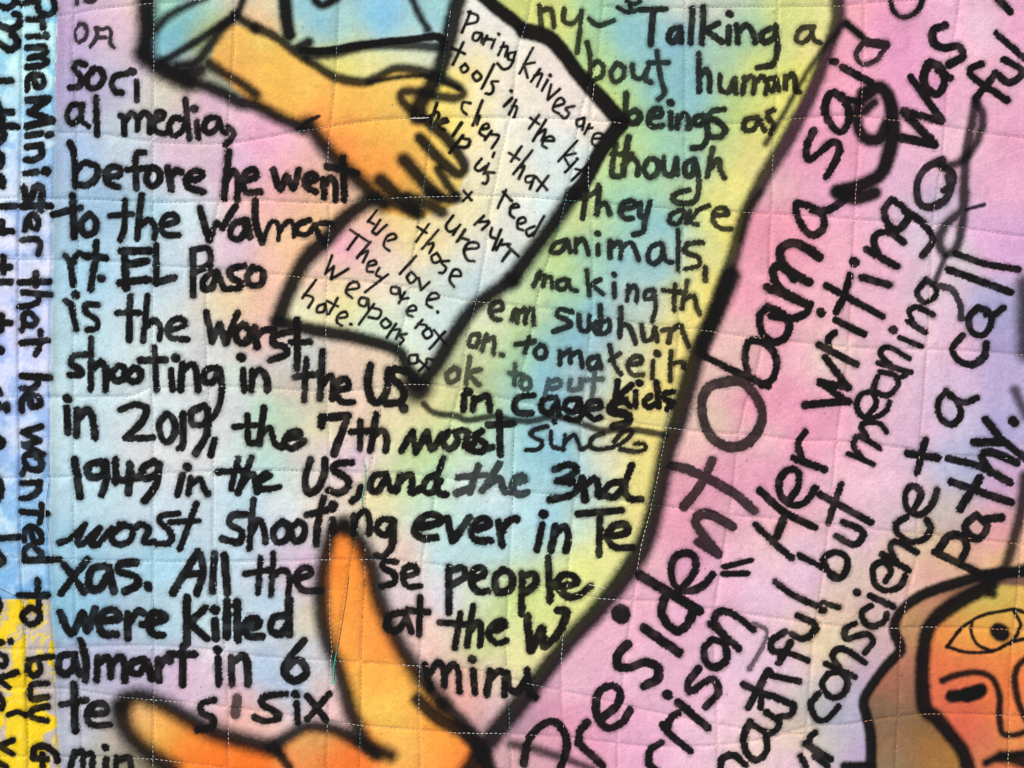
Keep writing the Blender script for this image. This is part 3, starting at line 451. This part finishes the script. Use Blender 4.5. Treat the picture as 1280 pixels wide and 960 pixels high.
# --- airbrushed contours
ld = np.zeros(X.shape, np.float32); lid = np.full(X.shape, -1, np.int32); nlines = 0
spray = (0.9*fbm(X, Y, 2.3, 71, 1)+0.5*vnoise(X, Y, 5.0, 75))
for k, line in enumerate(LINES.strip().splitlines()):
    head, body = line.split('|'); w, op, soft = [float(v) for v in head.split()]
    P = smooth(pts(body)); f = np.full(X.shape, -30.0, np.float32)
    L = np.arange(len(P)); hw = w/2*(1.2 if soft >= 3 else 1.08)*(1+0.06*np.sin(L*0.3+k))
    stamp(P, hw, f, (), (), 2.2*soft+4)
    m = f > -29
    d = np.zeros(X.shape, np.float32)
    v = f[m]; s = soft*1.15
    dd = sstep(-1.5*s, s*0.9, v+spray[m]*(0.6+0.25*soft))
    d[m] = dd*(1-(1-op/100.0)**1.55)
    big = m & (d > 0.42) & (d >= ld*0.999); lid[big] = k
    ld = 1-(1-ld)*(1-d); nlines = k+1
# --- word density: dense core, feathered bristle edge, faint smudge
bn = 1.3*vnoise(X, Y, 1.7, 31)+0.8*vnoise(X*0.7+Y*0.7, (Y-X)*0.7*0.3, 1.8, 33)
pen = np.where(fine_pen, 0.35, 1.15)*(0.55+0.9*sstep(-0.2, 0.3, vnoise(X, Y, 14, 45)))
core = sstep(-0.65, 0.6, sd+bn*pen)
inner = 1-0.04*sstep(0.0, 0.5, vnoise(X, Y, 9, 37))
smudge = np.where(fine_pen, 0.3, 1.0)*sstep(-5.0, 0.2, sd)*np.clip(0.32+0.85*fbm(X, Y, 13, 39, 2)+0.5*vnoise(X, Y, 2.5, 43), 0, 0.75)
wdn = np.clip(np.maximum(core*sop*inner, smudge*sop*0.75), 0, 1)
ink = 1-(1-ld)*(1-wdn)
# --- paint colours
poly = {}
for line in POLYS.strip().splitlines():
    n, b = line.split('|'); poly[n] = np.array(pts(b))
def inside(P, x, y):
    r = np.zeros(x.shape, bool); n = len(P)
    for i in range(n):
        x0, y0 = P[i]; x1, y1 = P[(i+1) % n]
        if y0 == y1: continue
        c = ((y0 > y) != (y1 > y)) & (x < (x1-x0)*(y-y0)/(y1-y0)+x0); r ^= c
    return r
cpts = {}
for line in COLORS.strip().splitlines():
    f = line.split('|')
    for e in f[1:]:
        p, *c = e.split(); cpts.setdefault(f[0], []).append([float(v) for v in p.split(',')]+[float(v) for v in c])
GX = np.arange(-440, 1730, 8.0); GY = np.arange(-400, 1370, 8.0); gx, gy = np.meshgrid(GX, GY)
def colour_field(name):
    A = np.array(cpts[name], dtype=np.float32); c = A[:, 2:]
    num = 0; den = 0
    for i in range(len(A)):
        d2 = (gx-A[i, 0])**2+(gy-A[i, 1])**2
        w = (1.0/(d2+480.0))**1.85
        num = num+w[..., None]*c[i]; den = den+w
    F = num/den[..., None]
    if name == 'field':
        q_ = (0.04+0.08*(gx > 620))[..., None]; F = F*(1-q_)+np.array([216, 216, 208])*q_
    if name in ('face', 'turban'): F = F*np.array([0.93, 0.90, 0.86])+np.array([5, 6, 5])
    if name == 'hand': F = F*np.array([0.99, 0.965, 0.94])
    if name == 'note': F = F*np.array([1.02, 1.0, 0.965])
    if name == 'banner': F = (F*0.85+np.array([230, 182, 204])*0.15)*np.array([0.995, 0.985, 0.975])
    x = (X+9*fbm(X, Y, 40, 51, 3)-GX[0])/8; y = (Y+9*fbm(X, Y, 40, 55, 3)-GY[0])/8
    x = np.clip(x, 0, len(GX)-1.001); y = np.clip(y, 0, len(GY)-1.001)
    xi = x.astype(int); yi = y.astype(int); fx = (x-xi)[..., None]; fy = (y-yi)[..., None]
    return (F[yi, xi]*(1-fx)+F[yi, xi+1]*fx)*(1-fy)+(F[yi+1, xi]*(1-fx)+F[yi+1, xi+1]*fx)*fy
REG = ['background_cloth', 'painted_sleeve', 'painted_forearm', 'painted_note', 'painted_banner', 'painted_headscarf', 'painted_face', 'painted_hand',
       'blue_strip', 'blue_strip', 'yellow_strip', 'yellow_strip']
rid = np.zeros(X.shape, np.int8)
srgb = colour_field('field').astype(np.float32)
for k, n in enumerate(['sleeve', 'arm', 'note', 'banner', 'turban', 'face', 'hand']):
    m = inside(poly[n], XW, YW); rid[m] = k+1
    srgb[m] = colour_field(n).astype(np.float32)[m]
# airbrushed colours spill softly into one another
def blur(a, n):
    for ax in (0, 1):
        p = np.concatenate([np.repeat(a.take([0], ax), n, ax), a, np.repeat(a.take([-1], ax), n, ax)], ax)
        c = np.cumsum(p, ax, dtype=np.float64); c = np.concatenate([np.zeros_like(c.take([0], ax)), c], ax)
        k = 2*n+1; L = a.shape[ax]
        a = ((c.take(range(k, k+L), ax)-c.take(range(0, L), ax))/k).astype(np.float32)
    return a
srgb = blur(srgb, 2)
# border strips of batik
seam1 = np.interp(ys, [-380, 0, 110, 160, 240, 330, 480, 560, 700, 800, 960, 1340], [27, 27, 27, 26, 24, 22, 23, 25, 26, 32, 35, 38])
seam2 = np.interp(ys, [-380, 0, 60, 110, 180, 240, 360, 480, 600, 700, 770, 850, 960, 1340], [73, 72, 71, 69, 68, 66, 64, 62, 63, 62, 65, 69, 75, 80])
s1 = seam1[:, None]+1.0*vnoise(X, Y, 14, 61); s2 = seam2[:, None]+1.5*vnoise(X, Y, 16, 62)
inA = X < s1; inB = (X >= s1) & (X < s2)
xr = np.array([-380, 0, 80, 200, 300, 430, 560, 640, 700, 748, 1340])
cr = np.array([[185, 232, 242]]*3+[[190, 215, 240], [208, 215, 242], [200, 205, 240], [185, 205, 238], [178, 212, 238], [168, 205, 236], [155, 198, 232], [155, 198, 232]], float)
base = np.stack([np.interp(Y, xr, cr[:, k]) for k in range(3)], -1)
q = fbm(X+14*fbm(X, Y, 22, 81, 2), Y+14*fbm(X, Y, 22, 83, 2), 20, 85, 4)
veins = sstep(0.10, 0.0, np.abs(q))
tone = sstep(-0.35, 0.45, q)[..., None]
batik = base*(1-0.0*tone)+np.array([-30, -18, -4])*(1-tone)*1.0+np.array([22, 14, 6])*tone
batik = batik+veins[..., None]*np.array([14, 10, 5])
q2 = fbm(X+18*fbm(X, Y, 26, 91, 2), Y*0.7+18*fbm(X, Y, 26, 93, 2), 26, 95, 3)
ve2 = (sstep(0.055, 0.02, np.abs(q2-0.16)) + sstep(0.04, 0.015, np.abs(q2+0.12)))[..., None]
ym = sstep(-0.05, 0.02, q2+0.10*(X > s1)-0.06*(X < s1))[..., None]
yel = np.array([248, 208, 38])*(1-ym)+np.array([196, 182, 176])*ym
yel = yel*(1-0.8*np.clip(ve2, 0, 1))+np.array([240, 210, 90])*0.8*np.clip(ve2, 0, 1)
ysplit = 748+0.0*X
isy = Y > ysplit
strip = np.where(isy[..., None], yel, batik)
mm = inA | inB
srgb[mm] = strip[mm]
rid[inA & ~isy] = 8; rid[inB & ~isy] = 9; rid[inA & isy] = 10; rid[inB & isy] = 11
# panel colour gets slightly darker towards the seam
edge = sstep(16, 0, X-s2)*(~mm)
srgb = srgb*(1-0.10*edge[..., None])
# mottled dye, slight unevenness where paint soaked in
srgb = srgb*(1+0.05*fbm(X, Y, 60, 101, 3)[..., None]+0.045*fbm(X, Y, 9, 103, 3)[..., None]+0.05*vnoise(X, Y, 2.2, 105)[..., None])
albedo = np.clip(lin(np.clip(srgb, 0, 255))*np.array([0.945, 0.968, 0.95]), 0, 0.92)
# specks of lint and stray ink
for _ in range(420):
    px, py = rng.uniform(70, 1290), rng.uniform(-10, 970); rr = rng.uniform(0.4, 0.9); w_ = window(np.array([[px, py]]), 3)
    sp_ = sstep(rr+0.6, rr-0.4, np.hypot(X[w_]-px, Y[w_]-py))*rng.uniform(0.2, 0.75); ink[w_] = np.maximum(ink[w_], sp_)
ink[mm & (wid < 0)] *= 0.6

# ---------------------------------------------------------------- quilting relief
seams = []
for line in SEAMS.strip().splitlines():
    t, b = line.split('|'); seams.append((t, smooth(pts(b))))
near = np.full(X.shape, -30.0, np.float32)
sx, sy = XW, YW; XW, YW = X, Y
for t, P in seams: stamp(P, np.zeros(len(P)), near, (), (), 30)
dist = -near
Z = 1.5*(1-np.exp(-dist/10.0)) - 0.8*np.exp(-(dist/2.0)**2)
Z += 0.85*fbm(X, Y, 46, 111, 3)+4.0*vnoise(X, Y, 330, 115)+0.9*fbm(X*0.9+Y*0.5, Y*2.4, 34, 117, 2)*np.exp(-dist/14)+0.9*fbm(X*2.4, Y, 34, 119, 2)*np.exp(-dist/14)
Z += 0.35*fbm(X, Y, 9, 121, 2)
for s_, k_ in ((s1, 0.8), (s2, 1.3)):
    u = X-s_
    Z += -k_*np.exp(-(u/1.6)**2)+0.5*np.exp(-((u+5)/5.5)**2)
uy = Y-ysplit
Z += np.where(mm, -0.7*np.exp(-(uy/1.6)**2)+0.5*np.exp(-((uy+5)/4.0)**2), 0)
Z += np.where(mm, -0.5*np.exp(-((Y-320)/1.6)**2), 0)
def zat(px, py):
    i = np.clip(np.searchsorted(ys, py), 1, H-1); j = np.clip(np.searchsorted(xs, px), 1, W-1)
    return Z[i, j]
CO = np.stack([(X-640)*S, (480-Y)*S, Z*S], -1).reshape(-1, 3).astype(np.float32)

# ---------------------------------------------------------------- materials
def mat(name):
    m = bpy.data.materials.new(name); m.use_nodes = True
    return m, m.node_tree.nodes, m.node_tree.links, m.node_tree.nodes["Principled BSDF"]
def cloth_material():
    m, N, L, b = mat("painted_cotton")
    co = N.new("ShaderNodeTexCoord")
    at = N.new("ShaderNodeAttribute"); at.attribute_name = "paint"
    ai = N.new("ShaderNodeAttribute"); ai.attribute_name = "ink"
    def noise(scale, detail=2.0, rough=0.6):
        n = N.new("ShaderNodeTexNoise"); n.inputs["Scale"].default_value = scale; n.inputs["Detail"].default_value = detail
        n.inputs["Roughness"].default_value = rough; L.new(co.outputs["Object"], n.inputs["Vector"]); return n.outputs["Fac"]
    def math_(op, a, b_, clamp=False):
        n = N.new("ShaderNodeMath"); n.operation = op; n.use_clamp = clamp
        for k, v in enumerate((a, b_)):
            if isinstance(v, (int, float)): n.inputs[k].default_value = v
            else: L.new(v, n.inputs[k])
        return n.outputs[0]
    fine = noise(1300, 2); mid = noise(420, 3)
    # dye takes unevenly on the nap: the grain only shows where the ink is thin
    thin = math_('MULTIPLY', ai.outputs["Fac"], math_('SUBTRACT', 1.0, ai.outputs["Fac"]))
    gr = math_('MULTIPLY', math_('SUBTRACT', fine, 0.5), math_('MULTIPLY', thin, 2.6))
    d = math_('ADD', ai.outputs["Fac"], gr, True)
    inkc = N.new("ShaderNodeMixRGB"); inkc.inputs[1].default_value = (0.0035, 0.0032, 0.0034, 1); inkc.inputs[2].default_value = (0.010, 0.009, 0.0085, 1)
    L.new(mid, inkc.inputs[0])
    hs = N.new("ShaderNodeMixRGB"); hs.blend_type = 'MULTIPLY'; hs.inputs[0].default_value = 1.0
    v = math_('ADD', math_('MULTIPLY', math_('SUBTRACT', fine, 0.5), 0.42), 1.0)
    v = math_('ADD', v, math_('MULTIPLY', math_('SUBTRACT', mid, 0.5), 0.14))
    cr_ = N.new("ShaderNodeCombineColor"); [L.new(v, cr_.inputs[k]) for k in range(3)]
    L.new(at.outputs["Color"], hs.inputs[1]); L.new(cr_.outputs[0], hs.inputs[2])
    mx = N.new("ShaderNodeMixRGB"); L.new(d, mx.inputs[0]); L.new(hs.outputs[0], mx.inputs[1]); L.new(inkc.outputs[0], mx.inputs[2])
    L.new(mx.outputs[0], b.inputs["Base Color"])
    b.inputs["Roughness"].default_value = 0.93; b.inputs["Specular IOR Level"].default_value = 0.10
        # woven, napped surface
    wv = N.new("ShaderNodeTexWave"); wv.bands_direction = 'X'; wv.inputs["Scale"].default_value = 420; wv.inputs["Distortion"].default_value = 3; wv.inputs["Detail Scale"].default_value = 2
    L.new(co.outputs["Object"], wv.inputs["Vector"])
    wh = N.new("ShaderNodeTexWave"); wh.bands_direction = 'Y'; wh.inputs["Scale"].default_value = 420; wh.inputs["Distortion"].default_value = 3; wh.inputs["Detail Scale"].default_value = 2
    L.new(co.outputs["Object"], wh.inputs["Vector"])
    hsum = math_('ADD', math_('MULTIPLY', fine, 0.8), math_('MULTIPLY', noise(560, 3, 0.65), 1.3))
    hsum = math_('ADD', hsum, math_('MULTIPLY', math_('ADD', wv.outputs["Fac"], wh.outputs["Fac"]), 0.16))
    bp = N.new("ShaderNodeBump"); bp.inputs["Strength"].default_value = 1.0; bp.inputs["Distance"].default_value = 0.00027
    L.new(hsum, bp.inputs["Height"]); L.new(bp.outputs[0], b.inputs["Normal"])
    return m
M_CLOTH = cloth_material()
M_THREAD, N, L, b = mat("sewing_thread")
a_ = N.new("ShaderNodeAttribute"); a_.attribute_name = "thread"; L.new(a_.outputs["Color"], b.inputs["Base Color"])
b.inputs["Roughness"].default_value = 0.55; b.inputs["Specular IOR Level"].default_value = 0.4
M_BACK, N, L, b = mat("batting")
n_ = N.new("ShaderNodeTexNoise"); n_.inputs["Scale"].default_value = 60
r_ = N.new("ShaderNodeMixRGB"); r_.inputs[1].default_value = (0.55, 0.54, 0.50, 1); r_.inputs[2].default_value = (0.68, 0.66, 0.62, 1)
L.new(n_.outputs["Fac"], r_.inputs[0]); L.new(r_.outputs[0], b.inputs["Base Color"]); b.inputs["Roughness"].default_value = 0.95
M_TABLE, N, L, b = mat("pale_table")
n_ = N.new("ShaderNodeTexNoise"); n_.inputs["Scale"].default_value = 9; n_.inputs["Detail"].default_value = 6
r_ = N.new("ShaderNodeMixRGB"); r_.inputs[1].default_value = (0.30, 0.29, 0.27, 1); r_.inputs[2].default_value = (0.42, 0.40, 0.37, 1)
L.new(n_.outputs["Fac"], r_.inputs[0]); L.new(r_.outputs[0], b.inputs["Base Color"]); b.inputs["Roughness"].default_value = 0.8

# ---------------------------------------------------------------- objects
col = scene.collection
def link(name, me, parent=None):
    o = bpy.data.objects.new(name, me); col.objects.link(o)
    if parent is not None: o.parent = parent
    return o
quilt = link("story_quilt", None)
quilt["label"] = "painted quilt with black handwriting, airbrushed hands, a pink banner and blue and yellow border strips"
quilt["category"] = "quilt"

# surface on which the quilt lies
def box(name, x0, x1, y0, y1, z0, z1, m, parent=None):
    me = bpy.data.meshes.new(name)
    v = [(x, y, z) for z in (z0, z1) for y in (y0, y1) for x in (x0, x1)]
    me.from_pydata(v, [], [(0, 2, 3, 1), (4, 5, 7, 6), (0, 1, 5, 4), (2, 6, 7, 3), (0, 4, 6, 2), (1, 3, 7, 5)])
    me.materials.append(m); return link(name, me, parent)
g = box("ground", -3, 3, -3, 3, -0.06, -0.012, M_TABLE); g["kind"] = "structure"
box("batting", CO[:, 0].min()+0.002, CO[:, 0].max()-0.002, CO[:, 1].min()+0.002, CO[:, 1].max()-0.002, -0.0118, -0.0045, M_BACK, quilt)

ALBv = np.concatenate([albedo.reshape(-1, 3), np.ones((W*H, 1))], 1).astype(np.float32)
INKv = ink.reshape(-1).astype(np.float32)
jj, ii = np.meshgrid(np.arange(W-1), np.arange(H-1))
q00 = (ii*W+jj).reshape(-1)
QUADS = np.stack([q00+W, q00+W+1, q00+1, q00], 1)
fid = rid[:-1, :-1].reshape(-1).astype(np.int64)
fl = lid[:-1, :-1].reshape(-1); fw = np.where(sd > -0.6, wid, -1)[:-1, :-1].reshape(-1)
ridf = rid[:-1, :-1].reshape(-1)
lm = (fl >= 0) & (ridf < 8); fid[lm] = 100+fl[lm]
wm = fw >= 0; fid[wm] = 1000+fw[wm]
order = np.argsort(fid, kind='stable'); sf = fid[order]
uniq, start = np.unique(sf, return_index=True); start = list(start)+[len(sf)]
def sheet(name, faces, parent):
    q = QUADS[faces]; u, inv = np.unique(q.reshape(-1), return_inverse=True)
    me = bpy.data.meshes.new(name); me.vertices.add(len(u)); me.vertices.foreach_set("co", CO[u].reshape(-1))
    me.loops.add(q.size); me.loops.foreach_set("vertex_index", inv.astype(np.int32))
    me.polygons.add(len(q)); me.polygons.foreach_set("loop_start", np.arange(0, q.size, 4, dtype=np.int32))
    me.update(calc_edges=True)
    me.polygons.foreach_set("use_smooth", np.ones(len(q), bool))
    a = me.attributes.new("paint", 'FLOAT_COLOR', 'POINT'); a.data.foreach_set("color", ALBv[u].reshape(-1))
    a = me.attributes.new("ink", 'FLOAT', 'POINT'); a.data.foreach_set("value", INKv[u])
    me.materials.append(M_CLOTH); return link(name, me, parent)
slot = {int(k): order[start[i]:start[i+1]] for i, k in enumerate(uniq)}
regions = {}
for k in range(len(REG)):
    if k in slot: regions[k] = sheet(REG[k], slot[k], quilt)
for k in sorted(slot):
    if k < 100: continue
    f = slot[k]
    host = int(np.bincount(ridf[f]).argmax())
    if k < 1000: sheet("painted_contour", f, quilt)
    else: sheet("painted_word", f, regions.get(host, quilt))

# stitches: every stitch a small bead of thread, one part for each run of quilting
PAL = {'w': [(232, 232, 225), (225, 225, 210), (150, 175, 175), (235, 228, 190)],
       't': [(95, 165, 150), (60, 110, 100), (225, 228, 215), (150, 190, 170)],
       'y': [(238, 225, 160), (225, 215, 190), (200, 190, 160), (240, 235, 215)],
       'o': [(232, 165, 120), (235, 190, 165), (225, 150, 150), (235, 220, 170)]}
rings = [(-0.5, 0.25), (-0.25, 0.95), (0.25, 0.95), (0.5, 0.25)]; NS = 6
def stitch_run(kind, P, seed):
    r = np.random.default_rng(seed)
    seg = np.hypot(*np.diff(P, axis=0).T); cum = np.concatenate([[0], np.cumsum(seg)])
    V = []; F = []; C = []; s = 0.0; phase = r.random()*10
    while s < cum[-1]:
        ln = 3.9*(0.85+0.3*r.random()); mid_ = s+ln/2
        px = np.interp(mid_, cum, P[:, 0]); py = np.interp(mid_, cum, P[:, 1])
        qx = np.interp(mid_+0.7, cum, P[:, 0]); qy = np.interp(mid_+0.7, cum, P[:, 1])
        s += ln+1.5+0.5*r.random()
        if not (-380 < px < 1660 and -350 < py < 1310) or mid_ > cum[-1]-2: continue
        t = np.array([qx-px, -(qy-py)]); t = t/max(np.hypot(*t), 1e-6)
        a = r.normal(0, 0.05); t = np.array([t[0]*math.cos(a)-t[1]*math.sin(a), t[0]*math.sin(a)+t[1]*math.cos(a)]); nrm = np.array([-t[1], t[0]])
        jx = r.normal(0, 0.2); rad = 0.40*(0.9+0.2*r.random()); z0 = float(zat(px, py))
        c0 = len(V)
        for (u, k) in rings:
            for q_ in range(NS):
                an = 2*math.pi*q_/NS; off = math.cos(an)*rad*k; up = math.sin(an)*rad*k
                p = np.array([px-640, 480-py])+t*u*ln+nrm*(off+jx)
                V.append((p[0]*S, p[1]*S, (z0+0.45+up-0.9*abs(u)**2)*S))
        for a_i in range(3):
            for q_ in range(NS):
                F.append((c0+a_i*NS+q_, c0+a_i*NS+(q_+1) % NS, c0+(a_i+1)*NS+(q_+1) % NS, c0+(a_i+1)*NS+q_))
        F.append(tuple(c0+q_ for q_ in range(NS))[::-1]); F.append(tuple(c0+3*NS+q_ for q_ in range(NS)))
        v = (math.sin(mid_/110+phase)+math.sin(mid_/47+2*phase))*0.9+1.5+r.normal(0, 0.3)
        k_ = kind
        if kind in 'wt' and px > 890: k_ = 'o' if v < 2.0 else 'y'
        c = np.array(PAL[k_][int(np.clip(v, 0, 3))], float)*r.uniform(0.88, 1.0)
        # ink soaked into a stitch crossing a painted stroke
        i_ = min(np.searchsorted(ys, py), H-1); j_ = min(np.searchsorted(xs, px), W-1)
        if wdn[i_, j_] > 0.6 and r.random() < 0.9: c = c*0.16
        elif not (ld[i_, j_] > 0.4): f_ = 0.75 if r.random() < 0.6 else 0.35; c = (1-f_)*c+f_*np.clip(srgb[i_, j_], 0, 255)
        C += [tuple(lin(c)*0.95)+(1.0,)]*(4*NS)
    me = bpy.data.meshes.new("stitch_line"); me.from_pydata(V, [], F); me.update()
    me.polygons.foreach_set("use_smooth", np.ones(len(F), bool))
    at = me.attributes.new("thread", 'FLOAT_COLOR', 'POINT'); at.data.foreach_set("color", np.array(C, np.float32).reshape(-1))
    me.materials.append(M_THREAD); return link("stitch_line", me, quilt)
for i, (t, P) in enumerate(seams): stitch_run(t, P, 200+i)

# loose thread ends left lying on the cloth
def thread(points, c, rad):
    P = smooth(points, 8); V = []; F = []; C = []
    for i, p in enumerate(P):
        d = P[min(i+1, len(P)-1)]-P[max(i-1, 0)]; d = np.array([d[0], -d[1]])/max(np.hypot(*d), 1e-6); n = np.array([-d[1], d[0]])
        z = float(zat(p[0], p[1]))+rad+0.2
        for q_ in range(6):
            an = q_*math.pi/3
            V.append(((p[0]-640+n[0]*math.cos(an)*rad)*S, (480-p[1]+n[1]*math.cos(an)*rad)*S, (z+math.sin(an)*rad)*S))
            C.append(tuple(lin(c))+(1.0,))
    for i in range(len(P)-1):
        for q_ in range(6): F.append((i*6+q_, i*6+(q_+1) % 6, (i+1)*6+(q_+1) % 6, (i+1)*6+q_))
    me = bpy.data.meshes.new("thread_end"); me.from_pydata(V, [], F); me.update()
    at = me.attributes.new("thread", 'FLOAT_COLOR', 'POINT'); at.data.foreach_set("color", np.array(C, np.float32).reshape(-1))
    me.materials.append(M_THREAD); return link("thread_end", me, quilt)
thread([(-4, 733), (6, 737), (16, 742), (27, 747), (45, 748), (61, 748)], (50, 60, 55), 0.4)
thread([(62, 598), (59, 625), (58, 645), (62, 668), (66, 690)], (225, 232, 235), 0.35)
thread([(456, 578), (457, 590), (456, 605), (453, 620), (452, 634)], (120, 195, 175), 0.5)
thread([(421, 815), (418, 830), (417, 848), (418, 853)], (50, 190, 170), 0.6)
thread([(413, 853), (420, 854)], (70, 190, 160), 0.5)
thread([(436, 720), (433, 745), (429, 770), (424, 800), (421, 815)], (70, 90, 70), 0.35)
thread([(514, 148), (525, 148), (536, 147)], (225, 222, 205), 0.5)
thread([(736, 730), (756, 735)], (225, 222, 205), 0.4)
